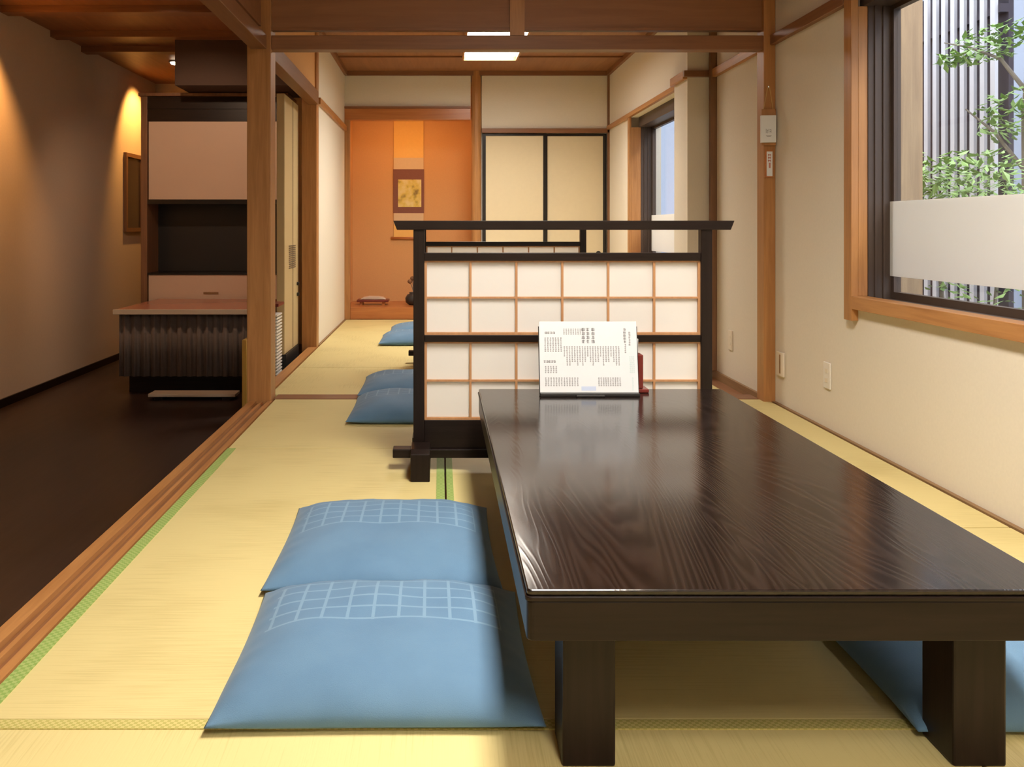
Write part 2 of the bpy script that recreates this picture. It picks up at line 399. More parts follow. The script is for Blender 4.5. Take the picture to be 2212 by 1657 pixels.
# threshold with two grooves
def sill_profile():
    x0, x1, t, g = -1.008, -0.888, 0.004, -0.022
    return [(x0, -0.045), (x1, -0.045), (x1, t), (-0.911, t), (-0.911, g), (-0.934, g), (-0.934, t), (-0.947, t), (-0.947, g), (-0.970, g), (-0.970, t), (x0, t)]
th = struct(MB().prism(sill_profile(), 'y', YF, 4.65).build('trim_1', 'cedar_y'), 'grooved wooden threshold along the hall')
for gx in (-0.934, -0.970):
    B(gx + 0.001, gx + 0.022, YF, 4.649, -0.0219, -0.010).build('groove_dark_strip', 'brown_y', th)  # dark strips added for the shade and dirt inside the grooves
struct(B(-1.01, -0.945, 4.78, 6.75, -0.045, 0.004).build('trim_2', 'cedar_y'), 'wooden threshold between the two posts')
struct(B(-1.012, -1.008, YF, 6.75, HF, -0.045).build('trim_3', 'black_x'))
struct(B(-0.89, 1.712, 4.724, 4.846, -0.045, 0.002).build('trim_4', 'brown_x', bevel=0.002), 'flat wooden sill between front and back room')
struct(B(XR - 0.018, XR, YF, 4.65, -0.045, 0.004).build('baseboard_right', 'strip_y'))
struct(B(XR - 0.018, XR, 4.75, 5.70, -0.045, 0.004).build('baseboard_right_back', 'strip_y'))
struct(B(-0.954, -0.94, 6.87, 8.80, -0.045, 0.006).build('baseboard_left_back', 'strip_y'))

# window wall
W1 = (1.73, 3.80, 0.575, 1.95)
W2 = (6.12, 7.87, 0.575, 1.90)
def wall_with_hole(x0, x1, y0, y1, z0, z1, h):
    return MB().box(x0, x1, y0, h[0], z0, z1).box(x0, x1, h[1], y1, z0, z1).box(x0, x1, h[0], h[1], z0, h[2]).box(x0, x1, h[0], h[1], h[3], z1)
struct(wall_with_hole(XR, XO, YF, 5.70, -0.045, ZC, W1).build('wall_right', 'plaster'), 'cream plaster wall with the garden window')
struct(B(1.605, XO, 5.70, 6.02, -0.045, ZC).build('wall_pier', 'plaster'), 'plaster pier between the two windows')
struct(wall_with_hole(XB, XO, 6.02, YE, -0.045, ZC, W2).build('wall_right_back', 'plaster'))

def window(n, hole, face, glass_x, jamb_proud, label):
    y0, y1, z0, z1 = hole
    w = MB()
    # wooden inner lining: far jamb, near jamb, sill
    w.box(face, glass_x - 0.11, y1 - 0.07, y1, z0 + 0.055, z1 - 0.09)
    w.box(face, glass_x - 0.11, y0, y0 + 0.07, z0 + 0.055, z1 - 0.09)
    w.box(face - jamb_proud, face, y1 - 0.07, y1, z0 - 0.05, min(z1 + 0.2, 2.2) if n == 1 else z1)
    w.box(face - jamb_proud, face, y0, y0 + 0.07, z0 - 0.05, min(z1 + 0.2, 2.2) if n == 1 else z1)
    o = struct(w.build('window_%d' % n, 'cedar_z', bevel=0.002), label)
    B(face - jamb_proud, glass_x - 0.11, y0 + 0.07, y1 - 0.07, z0, z0 + 0.055).build('sill', 'cedar_y', o, bevel=0.002)
    # dark aluminium track frame
    gx = glass_x
    f = MB()
    f.box(gx - 0.11, gx + 0.02, y1 - 0.075, y1 - 0.001, z0 + 0.001, z1 - 0.001)
    f.box(gx - 0.11, gx + 0.02, y0 + 0.001, y0 + 0.075, z0 + 0.001, z1 - 0.001)
    f.box(gx - 0.11, gx + 0.02, y0 + 0.075, y1 - 0.075, z0 + 0.001, z0 + 0.045)
    f.box(gx - 0.13, gx + 0.02, y0 + 0.075, y1 - 0.075, z1 - 0.09, z1 - 0.001)
    for k in (-0.085, -0.05):          # track ribs on the far jamb
        f.box(gx + k, gx + k + 0.008, y1 - 0.083, y1 - 0.075, z0 + 0.045, z1 - 0.09)
    f.build('track_frame', 'alu', o)
    s = MB()
    s.box(gx - 0.015, gx + 0.015, y0 + 0.075, y1 - 0.075, z0 + 0.045, z0 + 0.075)
    s.box(gx - 0.015, gx + 0.015, y0 + 0.075, y1 - 0.075, z1 - 0.11, z1 - 0.09)
    s.box(gx - 0.015, gx + 0.015, y1 - 0.10, y1 - 0.075, z0 + 0.075, z1 - 0.11)
    s.box(gx - 0.015, gx + 0.015, y0 + 0.075, y0 + 0.10, z0 + 0.075, z1 - 0.11)
    ym = (y0 + y1) / 2
    if n == 2: s.box(gx - 0.015, gx + 0.03, ym - 0.03, ym + 0.03, z0 + 0.075, z1 - 0.11)
    sash = s.build('sash', 'alu', o)
    B(gx - 0.003, gx + 0.003, y0 + 0.10, y1 - 0.10, z0 + 0.075, z1 - 0.11).build('pane', 'glass', sash)
    B(gx - 0.019, gx - 0.016, y0 + 0.076, y1 - 0.076, 0.716, 1.031).build('frosted_film', 'film', sash)
    return o
window(1, W1, XR, 1.925, 0.03, 'large garden window with a white frosted band')
window(2, W2, XB, 1.895, 0.02, 'back room window beyond the plaster pier')

# rails along the walls
def rail(n, *b, m='cedar_y', label=None): return struct(B(*b).build('trim_%d' % n, m, bevel=0.003), label)
rail(5, XR - 0.03, XR, 3.81, 4.65, 1.885, 1.938, m='brown_y')
rail(6, XR - 0.03, XR, YF, 1.70, 1.885, 1.938, m='brown_y')
rail(7, XR - 0.03, XR, 4.75, 5.67, 1.885, 1.938)
rail(8, 1.575, XR, 5.67, 5.70, 1.895, 1.935, m='brown_x')
rail(9, 1.575, 1.605, 5.70, 6.02, 1.885, 1.938)
rail(10, XB - 0.03, XB, 6.02, 8.80, 1.90, 1.938)
rail(11, -0.955, -0.93, 6.87, 8.80, 1.885, 1.938)
rail(12, XR - 0.04, XR, 5.63, 5.67, 0.004, ZC, m='brown_z')
# posts
struct(B(-1.02, -0.893, 4.65, 4.78, HF, ZC).build('trim_13', 'cedar_z', bevel=0.004), 'square cedar post beside the hall')
struct(B(-1.06, -0.945, 6.75, 6.87, HF, ZC).build('trim_14', 'cedar_z', bevel=0.004), 'second cedar post at the end of the hall opening')
struct(B(1.713, XR, 4.65, 4.75, -0.045, ZC).build('trim_15', 'cedar_z', bevel=0.003), 'cedar post on the window wall')
# lintels
struct(B(-0.893, 1.713, 4.66, 4.745, 1.865, 1.94).build('trim_16', 'brown_x', bevel=0.003), 'wooden lintel across the room')
struct(B(-1.0, -0.915, YF, 4.65, 1.865, 1.94).build('trim_17', 'brown_y', bevel=0.003), 'wooden lintel along the hall')
struct(B(-1.01, -0.93, 4.78, 6.75, 1.865, 1.965).build('trim_18', 'brown_y', bevel=0.003))
# transom boards above
struct(B(-0.893, XR, 4.68, 4.705, 1.985, ZC).build('wall_transom', 'ranma'), 'brown board transom above the lintel')
struct(B(-0.893, XR, 4.67, 4.715, 1.968, 1.985).build('trim_19', 'brown_x'))
struct(B(0.372, 0.45, 4.662, 4.68, 1.94, ZC).build('trim_20', 'cedar_z'), 'upright strip on the transom')
struct(B(-0.965, -0.945, YF, 4.65, 1.985, ZC).build('wall_transom_left', 'ranma'))
struct(B(-0.985, -0.96, 4.78, 6.75, 1.985, ZC).build('wall_transom_hall_glow', 'plaster_alcove'))  # orange plaster stands in for warm hall light showing above the lintel
struct(B(-1.05, -0.955, 6.87, YE, HF, ZC).build('wall_left_back', 'plaster'), 'cream wall beside the alcove')
# back wall and alcove
AX0, AX1 = -0.935, 0.318
bw = MB().box(-1.05, 0.31, YE, YE + 0.1, 2.13, ZC).box(0.42, XO, YE, YE + 0.1, 1.915, ZC).box(0.36, XO, YE + 0.06, YE + 0.1, -0.045, 1.915)
struct(bw.build('wall_back', 'plaster'), 'plaster wall above the alcove and the sliding doors')
al = MB().box(-1.05, 0.36, 9.63, 9.72, -0.045, 2.4).box(-1.05, -0.955, YE + 0.10, 9.63, -0.045, 2.4).box(0.36, 0.42, YE + 0.1, 9.63, -0.045, 2.4)
al.box(-0.955, 0.36, YE + 0.1, 9.63, 2.36, 2.4)
struct(al.build('wall_alcove', 'plaster_alcove'), 'orange-brown alcove recess')
struct(B(-0.954, 0.359, YE + 0.05, 9.629, -0.044, 0.118).build('floor_alcove', 'redwood'), 'raised alcove floor')
struct(B(-0.90, 0.316, YE - 0.005, YE + 0.049, 0.0, 0.122).build('trim_21', 'redwood', bevel=0.004), 'red-brown front board of the alcove')
struct(B(-0.955, -0.90, YE - 0.02, YE + 0.05, 0.0, 2.0).build('trim_22', 'cedar_z', bevel=0.003))
struct(B(-0.955, 0.31, YE - 0.02, YE + 0.08, 2.0, 2.115).build('trim_23', 'redwood', bevel=0.003))
struct(B(-0.955, 0.31, YE - 0.03, YE + 0.08, 2.115, 2.135).build('trim_24', 'brown_x'))
struct(MB().lathe(0.367, YE + 0.01, [(0.05, 0.0), (0.05, ZC)], 20).build('trim_25', 'cedar_z', smooth=False), 'round alcove post')
struct(B(0.42, XB, YE - 0.03, YE, 1.87, 1.915).build('trim_26', 'brown_x', bevel=0.002))
struct(B(-0.95, XB, YE - 0.03, YE, 2.445, ZC).build('trim_27', 'brown_x'))
struct(B(XB - 0.03, XB, 6.02, 8.80, 2.445, ZC).build('trim_28', 'brown_y'))
struct(B(-0.955, -0.925, 6.87, 8.80, 2.445, ZC).build('trim_29', 'brown_y'))
struct(B(XB - 0.02, XB, YE - 0.03, YE, 0.0, 2.445).build('trim_30', 'brown_z'))
# sliding doors
def fusuma(n, x0, x1, y, label):
    fr = MB().box(x0, x0 + 0.034, y, y + 0.025, 0.0, 1.868).box(x1 - 0.034, x1, y, y + 0.025, 0.0, 1.868)
    fr.box(x0 + 0.034, x1 - 0.034, y, y + 0.025, 1.843, 1.868).box(x0 + 0.034, x1 - 0.034, y, y + 0.025, 0.0, 0.03)
    o = struct(fr.build('door_%d' % n, 'blackframe'), label)
    B(x0 + 0.034, x1 - 0.034, y + 0.006, y + 0.02, 0.03, 1.843).build('door_panel', 'fusuma', o)
    hx = x1 - 0.08 if n == 2 else x0 + 0.08
    m = MB(); k = [(0.026 * math.cos(a * math.pi / 10), 0.026 * math.sin(a * math.pi / 10)) for a in range(20)]
    m.prism([(hx + a, 0.66 + b_) for a, b_ in k], 'y', y + 0.003, y + 0.007); m.build('finger_pull', 'blackframe', o)
fusuma(1, 0.428, 1.072, YE - 0.002, 'paper sliding door with black frame next to the alcove post')
fusuma(2, 1.05, 1.678, YE + 0.028, 'paper sliding door with black frame beside the window')

# remaining shell
struct(B(-3.3, XO, YF, 9.9, ZC, ZC + 0.06).build('ceiling', 'ceiling'), 'brown boarded ceiling')
for i, y in enumerate((5.3, 5.85, 6.4, 6.95, 7.5, 8.05)):
    struct(B(-0.925, XB - 0.03, y - 0.012, y + 0.012, ZC - 0.014, ZC).build('trim_%d' % (31 + i), 'brown_x'))
struct(B(-3.3, -3.1, YF, 9.6, HF, ZC).build('wall_left', 'plaster_hall'), 'plain hall wall lit by a warm spot')
struct(B(-3.1, -3.085, YF, 9.6, HF, HF + 0.06).build('baseboard_left', 'black_x'))
struct(B(-3.3, -1.05, 9.6, 9.75, HF, ZC).build('wall_hall_end', 'plaster_hall'))
struct(B(-3.3, XO, YF - 0.15, YF, HF, ZC).build('wall_front', 'plaster'))
struct(B(-2.183, -1.07, 7.25, 7.95, 2.095, ZC).build('wall_bulkhead', 'bulkhead'), 'dark brown boxed bulkhead above the serving hatch')
for i, y in enumerate((5.4, 6.2, 7.0, 7.6)):
    struct(B(-3.1, -1.0, y, y + 0.12, ZC - 0.05, ZC).build('trim_%d' % (40 + i), 'brown_x'))

# ---------------------------------------------------------------- ceiling lights
def ceiling_light(x0, x1, y0, y1, label, power=1.0):
    r = thing('ceiling_light', ((x0 + x1) / 2, (y0 + y1) / 2, ZC), label, 'ceiling light', 'fluorescent ceiling lights')
    fr = MB().box(x0 - 0.015, x0, y0 - 0.015, y1 + 0.015, ZC - 0.105, ZC).box(x1, x1 + 0.015, y0 - 0.015, y1 + 0.015, ZC - 0.105, ZC)
    fr.box(x0, x1, y0 - 0.015, y0, ZC - 0.105, ZC).box(x0, x1, y1, y1 + 0.015, ZC - 0.105, ZC)
    fr.build('frame', 'cedar_y', r)
    B(x0 + 0.001, x1 - 0.001, y0 + 0.001, y1 - 0.001, ZC - 0.07, ZC - 0.002).build('diffuser', 'lamp_white', r, bevel=0.006)
    L = area_light('tube_lamp', ((x0 + x1) / 2, (y0 + y1) / 2, ZC - 0.072), (0, 0, 0), x1 - x0 - 0.02, y1 - y0 - 0.02, FIXTURE_POWER * power, FIXTURE_COLOR)
    L.data.spread = FIXTURE_SPREAD
    return r
ceiling_light(0.21, 0.665, 6.55, 7.70, 'bright rectangular light on the ceiling of the back room', 0.80)
ceiling_light(0.26, 0.72, 1.35, 2.55, 'rectangular light on the ceiling straight above the dark table')
ceiling_light(0.26, 0.72, -0.95, 0.25, 'added dim fill light on the ceiling above and behind the viewer', 0.42)  # unseen fill, added to brighten the floor under the table

dl = thing('downlight', (-2.50, 8.30, ZC), 'small bright recessed spot in the hall ceiling beside the brown bulkhead', 'downlight')
MB().lathe(-2.50, 8.30, [(0.055, ZC - 0.012), (0.055, ZC - 0.001)], 20).build('bezel', 'metal', dl)
MB().lathe(-2.50, 8.30, [(0.02, ZC - 0.032), (0.035, ZC - 0.026), (0.042, ZC - 0.012)], 20).build('lens', 'lamp_small', dl, smooth=True)

# ---------------------------------------------------------------- low table
TX0, TX1, TY0, TY1, TZ = 0.142, 1.03, 1.432, 3.22, 0.33
tb = thing('low_table', ((TX0 + TX1) / 2, (TY0 + TY1) / 2, 0), 'long black low table with visible wood grain on the tatami', 'table')
def rr(x0, x1, y0, y1, r, n=5):
    p = []
    for cx, cy, a0 in ((x1 - r, y0 + r, -90), (x1 - r, y1 - r, 0), (x0 + r, y1 - r, 90), (x0 + r, y0 + r, 180)):
        for i in range(n + 1):
            a = math.radians(a0 + 90 * i / n); p.append((cx + r * math.cos(a), cy + r * math.sin(a)))
    return p
top = MB().prism(rr(TX0, TX1, TY0, TY1, 0.008), 'z', TZ - 0.010, TZ)
top.build('tabletop', 'tabletop', tb, bevel=0.003)
e = MB().prism(rr(TX0 - 0.003, TX1 + 0.003, TY0 - 0.003, TY1 + 0.003, 0.010), 'z', TZ - 0.018, TZ - 0.0101)
e.build('edge_moulding', MT['black_x'], tb, bevel=0.002)
e = MB().prism(rr(TX0, TX1, TY0, TY1, 0.012), 'z', TZ - 0.084, TZ - 0.0181)
e.build('apron', MT['black_x'], tb, bevel=0.003)
for lx, ly in ((0.209, 1.50), (0.876, 1.50), (0.209, 3.06), (0.876, 3.06)):
    B(lx, lx + 0.091, ly, ly + 0.10, 0.0, TZ - 0.0841).build('leg', 'black', tb, bevel=0.004)

# ---------------------------------------------------------------- floor cushions
def cushion_mesh(name, sx, sy, th, seed):
    rnd = random.Random(seed); n = 40
    v, f = [], []
    ph = [rnd.uniform(0, 6.28) for _ in range(6)]
    def pos(u, w, side):
        # corners are pulled out, edges curve in a little
        ex = 1 - 0.030 * (1 - w * w) ; ey = 1 - 0.022 * (1 - u * u)
        x = u * sx / 2 * ex; y = w * sy / 2 * ey
        prof = max(0.0, (1 - abs(u) ** 3.4)) ** 0.58 * max(0.0, (1 - abs(w) ** 3.4)) ** 0.58
        seam = 0.016
        if side > 0:
            z = seam + (th - seam) * prof
            e = max(abs(u), abs(w))
            z += 0.0022 * math.sin(9 * u + 4 * w + ph[0]) * prof + 0.0018 * math.sin(6 * w - 7 * u + ph[1]) * prof
            edge = (1 - abs(abs(u) - 0.86) / 0.14) if abs(u) > 0.72 else 0
            z += 0.002 * edge * math.sin(26 * w + ph[2]) * prof ** 0.5
            edge = (1 - abs(abs(w) - 0.86) / 0.14) if abs(w) > 0.72 else 0
            z += 0.002 * edge * math.sin(24 * u + ph[3]) * prof ** 0.5
        else:
            z = seam * (1 - min(1.0, prof * 2.2))
        return (x, y, z)
    idx = {}
    def us(i):
        t = -1 + 2 * i / n
        return math.copysign(1 - (1 - abs(t)) ** 1.35, t)
    for side in (1, -1):
        for i in range(n + 1):
            for j in range(n + 1):
                if side < 0 and (i in (0, n) or j in (0, n)): idx[(side, i, j)] = idx[(1, i, j)]; continue
                idx[(side, i, j)] = len(v); v.append(pos(us(i), us(j), side))
        for i in range(n):
            for j in range(n):
                q = (idx[(side, i, j)], idx[(side, i + 1, j)], idx[(side, i + 1, j + 1)], idx[(side, i, j + 1)])
                f.append(q if side > 0 else q[::-1])
    me = bpy.data.meshes.new(name); me.from_pydata(v, [], f); me.materials.append(MT['cushion'])
    for p in me.polygons: p.use_smooth = True
    return me
def cushion(cx, cy, sx, sy, rz, label, th=0.098, tilt=0.0, z=0.0, seed=1):
    me = cushion_mesh('floor_cushion', sx, sy, th, seed)
    o = bpy.data.objects.new('floor_cushion', me); C.objects.link(o)
    o.location = (cx, cy, z); o.rotation_euler = (tilt, 0, math.radians(rz))
    return tag(o, label, 'cushion', 'blue floor cushions')
cushion(-0.120, 1.885, 0.620, 0.59, 0.6, 'nearest blue floor cushion left of the dark table', seed=1)
cushion(-0.148, 2.515, 0.605, 0.645, 0.6, 'blue floor cushion left of the table, just behind the nearest one', th=0.088, seed=2)
cushion(1.168, 1.872, 0.62, 0.59, 0, 'blue floor cushion at the window side, partly under the table', seed=3)
cushion(-0.130, 4.395, 0.62, 0.60, 0, 'blue floor cushion beyond the screen, in front of the flat wooden sill', th=0.095, seed=4)
cushion(-0.135, 5.02, 0.62, 0.60, 0, 'blue floor cushion lying across the flat wooden sill of the back room', th=0.09, z=0.0035, seed=5)
cushion(-0.170, 7.12, 0.62, 0.58, 0, 'front one of the two small blue cushions seen near the alcove', th=0.09, seed=6)
cushion(-0.140, 7.72, 0.60, 0.58, 0, 'farthest blue cushion, closest to the alcove step', th=0.085, seed=7)

# ---------------------------------------------------------------- standing screens
def screen(dx, Y, label):
    r = thing('standing_screen', (0.465 + dx, Y, 0), label, 'room divider', 'low lattice screens on feet')
    x0, x1 = -0.10 + dx, 1.032 + dx
    p = 0.042
    for a in (x0, x1 - p):
        B(a, a + p, Y - 0.02, Y + 0.02, 0.083, 0.913).build('post', 'black', r, bevel=0.002)
    MB().prism([(x0 - 0.062, 0.912), (x1 + 0.068, 0.912), (x1 + 0.082, 0.947), (x0 - 0.076, 0.947)], 'y', Y - 0.028, Y + 0.028).build('top_rail', 'black_x', r, bevel=0.002)
    a, b = x0 + p, x1 - p
    B(a, b, Y - 0.016, Y + 0.016, 0.795, 0.825).build('upper_rail', 'black_x', r, bevel=0.002)
    B(a, b, Y - 0.016, Y + 0.016, 0.487, 0.513).build('middle_rail', 'black_x', r, bevel=0.002)
    B(a, b, Y - 0.012, Y + 0.012, 0.0831, 0.190).build('bottom_board', 'black_x', r, bevel=0.002)
    B(x0 - 0.078, x1 + 0.078, Y - 0.03, Y + 0.03, 0.050, 0.083).build('base_bar', 'black_x', r, bevel=0.003)
    for q in (x0 - 0.006, x1 - p - 0.024):
        ft = MB().prism([(Y - 0.17, 0.0), (Y + 0.17, 0.0), (Y + 0.17, 0.075), (Y + 0.13, 0.112), (Y + 0.031, 0.112), (Y + 0.031, 0.049), (Y - 0.031, 0.049), (Y - 0.031, 0.112), (Y - 0.14, 0.112), (Y - 0.17, 0.10)], 'x', q, q + 0.070)
        ft.build('foot', 'black', r, bevel=0.003)
    for z0, z1, nrow in ((0.513, 0.795, 2), (0.190, 0.487, 2)):
        pap = B(a + 0.002, b - 0.002, Y + 0.004, Y + 0.006, z0, z1).build('paper', 'shoji', r)
        k = MB(); t = 0.0042
        k.box(a, a + 0.009, Y - 0.008, Y + 0.004, z0, z1).box(b - 0.009, b, Y - 0.008, Y + 0.004, z0, z1)
        k.box(a + 0.009, b - 0.009, Y - 0.008, Y + 0.004, z0, z0 + 0.009).box(a + 0.009, b - 0.009, Y - 0.008, Y + 0.004, z1 - 0.007, z1)
        for i in range(1, 6):
            x = a + (b - a) * i / 6; k.box(x - t, x + t, Y - 0.007, Y + 0.004, z0 + 0.009, z1 - 0.007)
        for i in range(1, nrow):
            z = z0 + (z1 - z0) * i / nrow; k.box(a + 0.009, b - 0.009, Y - 0.0065, Y + 0.004, z - t * 0.8, z + t * 0.8)
        k.build('lattice', 'kumiko', r)
    return r
screen(0.0, 3.35, 'black framed paper lattice screen right behind the low table')
screen(-0.035, 6.0, 'second paper lattice screen farther back, glimpsed through the open top of the near one')

# ---------------------------------------------------------------- on the table
mx0, mx1, my = 0.352, 0.697, 3.085
mc = thing('menu_card', ((mx0 + mx1) / 2, my, TZ), 'white printed menu card propped upright at the far end of the table', 'menu')
def lean(x, h, off=0.0):
    a = math.radians(9)
    return (x, my + h * math.sin(a) - off * math.cos(a), TZ + 0.012 + h * math.cos(a) + off * math.sin(a))
def lean_box(mb, x0, x1, h0, h1, o0, o1):
    k = len(mb.v)
    mb.v += [lean(x0, h0, o0), lean(x1, h0, o0), lean(x1, h0, o1), lean(x0, h0, o1), lean(x0, h1, o0), lean(x1, h1, o0), lean(x1, h1, o1), lean(x0, h1, o1)]
    mb.f += [tuple(k + i for i in q) for q in ((0, 3, 2, 1), (4, 5, 6, 7), (0, 1, 5, 4), (1, 2, 6, 5), (2, 3, 7, 6), (3, 0, 4, 7))]
MH = 0.248
pm = MB(); lean_box(pm, mx0, mx1, 0, MH, -0.0015, 0.0015); card = pm.build('card', 'white_paper', mc)
ik, ig, it, ib = MB(), MB(), MB(), MB()
rnd = random.Random(11)
def glyph(mb, cx, ch, s):            # small block of crossing strokes, too fine to read
    for q in range(3):
        h = ch - s / 2 + s * (q + 0.5) / 3
        lean_box(mb, cx - s * rnd.uniform(0.3, 0.48), cx + s * rnd.uniform(0.3, 0.48), h - s * 0.05, h + s * 0.05, 0.0015, 0.0018)
    lean_box(mb, cx - s * 0.06, cx + s * 0.06, ch - s * 0.46, ch + s * 0.46, 0.0018, 0.0021)
    if rnd.random() < 0.6: lean_box(mb, cx - s * 0.42, cx - s * 0.32, ch - s * 0.42, ch + s * 0.3, 0.0018, 0.0021)
    if rnd.random() < 0.6: lean_box(mb, cx + s * 0.32, cx + s * 0.42, ch - s * 0.42, ch + s * 0.3, 0.0018, 0.0021)
def column(mb, u, v0, n, s):
    for i in range(n): glyph(mb, mx0 + u * (mx1 - mx0), MH * (1 - v0) - i * s * 1.12, s)
for u in (0.452, 0.497, 0.552):
    hk = MB(); column(hk, u, 0.115, 4, 0.0125); hk.build('heading_lettering', 'ink', card)
hk = MB(); column(hk, 0.875, 0.115, 5, 0.0095); hk.build('heading_lettering', 'ink', card)
column(ig, 0.925, 0.16, 6, 0.0075); column(ig, 0.880, 0.33, 5, 0.0060)
hk = MB()
for i in range(4): glyph(hk, mx0 + (0.070 + 0.027 * i) * (mx1 - mx0), MH * 0.838, 0.0095)
hk.build('heading_lettering', 'ink', card); hk = MB()
for i in range(5): glyph(hk, mx0 + (0.052 + 0.025 * i) * (mx1 - mx0), MH * 0.432, 0.0092)
hk.build('heading_lettering', 'ink', card)
for i in range(7): column(ig, 0.06 + 0.027 * i, 0.235, 8, 0.0058)
for i in range(5): column(ig, 0.06 + 0.027 * i, 0.64, 4, 0.0058)
for i in range(9): column(ig, 0.255 + 0.024 * i, 0.11, 4, 0.0050)
for i in range(22): column(ig, 0.255 + 0.0265 * i, 0.36, rnd.choice((6, 9, 11)), 0.0056)
for i in range(13): column(ig, 0.06 + 0.027 * i, 0.80, 5, 0.0056)
for i in range(10): column(ig, 0.60 + 0.024 * i, 0.80, 5, 0.0056)
for i in range(3): column(it, 0.925 + 0.018 * i, 0.50, 9, 0.0060)
column(it, 0.945, 0.80, 7, 0.006)
lean_box(ib, mx0 + 0.42 * (mx1 - mx0), mx0 + 0.57 * (mx1 - mx0), MH * 0.025, MH * 0.085, 0.0015, 0.0018)
ig.build('fine_lettering', 'ink_grey', card); it.build('teal_lettering', 'ink_teal', card); ib.build('blue_strip', 'ink_blue', card)
st = MB().box(mx0 - 0.002, mx1 + 0.002, my - 0.020, my + 0.016, TZ + 0.0005, TZ + 0.0115)
st.box((mx0 + mx1) / 2 - 0.05, (mx0 + mx1) / 2 + 0.05, my - 0.03, my - 0.02, TZ + 0.0005, TZ + 0.008)
st.build('stand_base', 'black_plastic', mc, bevel=0.002)
bk = MB(); lean_box(bk, mx0 - 0.003, mx1 + 0.003, 0.0, MH * 0.93, -0.005, -0.002); bk.build('back_plate', 'black_plastic', mc)

bx = thing('condiment_box', (0.712, 3.17, TZ), 'maroon lacquered box with a foot, right behind the menu card', 'box')
MB().box(0.668, 0.728, 3.145, 3.205, TZ + 0.014, TZ + 0.135).build('box_body', 'maroon', bx, bevel=0.003)
B(0.660, 0.747, 3.137, 3.212, TZ + 0.0005, TZ + 0.0135).build('box_foot', 'maroon', bx, bevel=0.003)
nk = thing('paper_napkin', (0.70, 3.175, TZ + 0.1355), 'white folded paper sticking up out of the maroon box', 'napkin')
zz = MB()
for i in range(5):
    zz.prism([(0.672 + 0.008 * i, TZ + 0.1355), (0.678 + 0.008 * i, TZ + 0.1355), (0.680 + 0.008 * i, TZ + 0.195 - 0.004 * (i % 3)), (0.674 + 0.008 * i, TZ + 0.195 - 0.004 * (i % 3))], 'y', 3.155, 3.195)
zz.build('sheets', 'white_paper', nk)

# ---------------------------------------------------------------- on the window wall
cal = thing('wall_calendar', (1.70, 4.60, 1.50), 'white tear-off calendar hanging by a cord on the cedar post', 'calendar')
# board hangs on the front of the post, slightly turned
def turned(mb_pts, c, ang):
    ca, sa = math.cos(ang), math.sin(ang)
    return [(c[0] + (x - c[0]) * ca - (y - c[1]) * sa, c[1] + (x - c[0]) * sa + (y - c[1]) * ca, z) for x, y, z in mb_pts]
def tbuild(mb, name, mat, parent, c, ang):
    mb.v = turned(mb.v, c, ang); return mb.build(name, mat, parent)
cc, ca_ = (1.735, 4.62), math.radians(-6)
tbuild(B(1.695, 1.768, 4.634, 4.646, 1.355, 1.545), 'backing_board', 'cedar_z', cal, cc, ca_)
pad = tbuild(B(1.688, 1.764, 4.612, 4.633, 1.368, 1.510), 'date_pad', 'white_paper', cal, cc, ca_)
g = MB()
for gx, gz, gw, gh in ((1.712, 1.428, .002, .022), (1.718, 1.432, .005, .003), (1.7185, 1.424, .002, .016), (1.726, 1.428, .002, .020), (1.731, 1.434, .006, .002), (1.731, 1.424, .006, .002), (1.737, 1.426, .002, .018), (1.712, 1.403, .028, .002), (1.716, 1.397, .020, .002)):
    g.box(gx, gx + gw, 4.6115, 4.612, gz - gh / 2, gz + gh / 2)
tbuild(g, 'date_print', 'ink_grey', pad, cc, ca_)
MB().tube([(1.708, 4.640, 1.545), (1.730, 4.641, 1.66), (1.740, 4.642, 1.664), (1.758, 4.640, 1.545)], 0.0022, 6).build('cord', 'rope', cal)
MB().lathe(1.735, 4.644, [(0.004, 1.658), (0.004, 1.668)], 8).build('pin', 'metal', cal)

pl = thing('name_plate', (1.74, 4.64, 1.26), 'narrow white strip sign with red writing on the cedar post', 'sign')
B(1.717, 1.757, 4.640, 4.6495, 1.186, 1.330).build('backing', 'redwood', pl)
face_ = B(1.724, 1.754, 4.637, 4.6399, 1.192, 1.322).build('white_strip', 'white_paper', pl)
g = MB()
for z in (1.305, 1.290, 1.275): g.box(1.730, 1.746, 4.6365, 4.637, z - 0.004, z + 0.002).box(1.731, 1.733, 4.6365, 4.637, z - 0.009, z + 0.004).box(1.743, 1.745, 4.6365, 4.637, z - 0.009, z + 0.004)
g.box(1.735, 1.744, 4.6365, 4.637, 1.235, 1.262)
g.build('red_print', 'ink_red', face_)

def outlet(y, z, label, mat='white_plastic', h=0.12, w=0.07):
    r = thing('wall_outlet', (XR, y, z), label, 'outlet', 'outlets low on the window wall')
    B(XR - 0.008, XR - 0.0005, y - w / 2, y + w / 2, z - h / 2, z + h / 2).build('cover_plate', mat, r, bevel=0.003)
    for dz in (-0.022, 0.022):
        B(XR - 0.0095, XR - 0.0081, y - 0.014, y + 0.014, z + dz - 0.009, z + dz + 0.009).build('socket', 'ivory_plastic', r)
    return r
outlet(4.02, 0.245, 'white outlet plate below the window frame, nearest to the viewer')
outlet(5.36, 0.235, 'ivory outlet plate on the wall beyond the cedar post', 'ivory_plastic')
ht = thing('door_latch', (XR, 4.565, 0.21), 'small ivory catch plate with a groove, just in front of the cedar post', 'catch plate')
B(XR - 0.012, XR - 0.0005, 4.52, 4.61, 0.15, 0.275).build('plate', 'ivory_plastic', ht, bevel=0.003)
B(XR - 0.014, XR - 0.0121, 4.552, 4.566, 0.165, 0.262).build('groove', 'strip_y', ht)

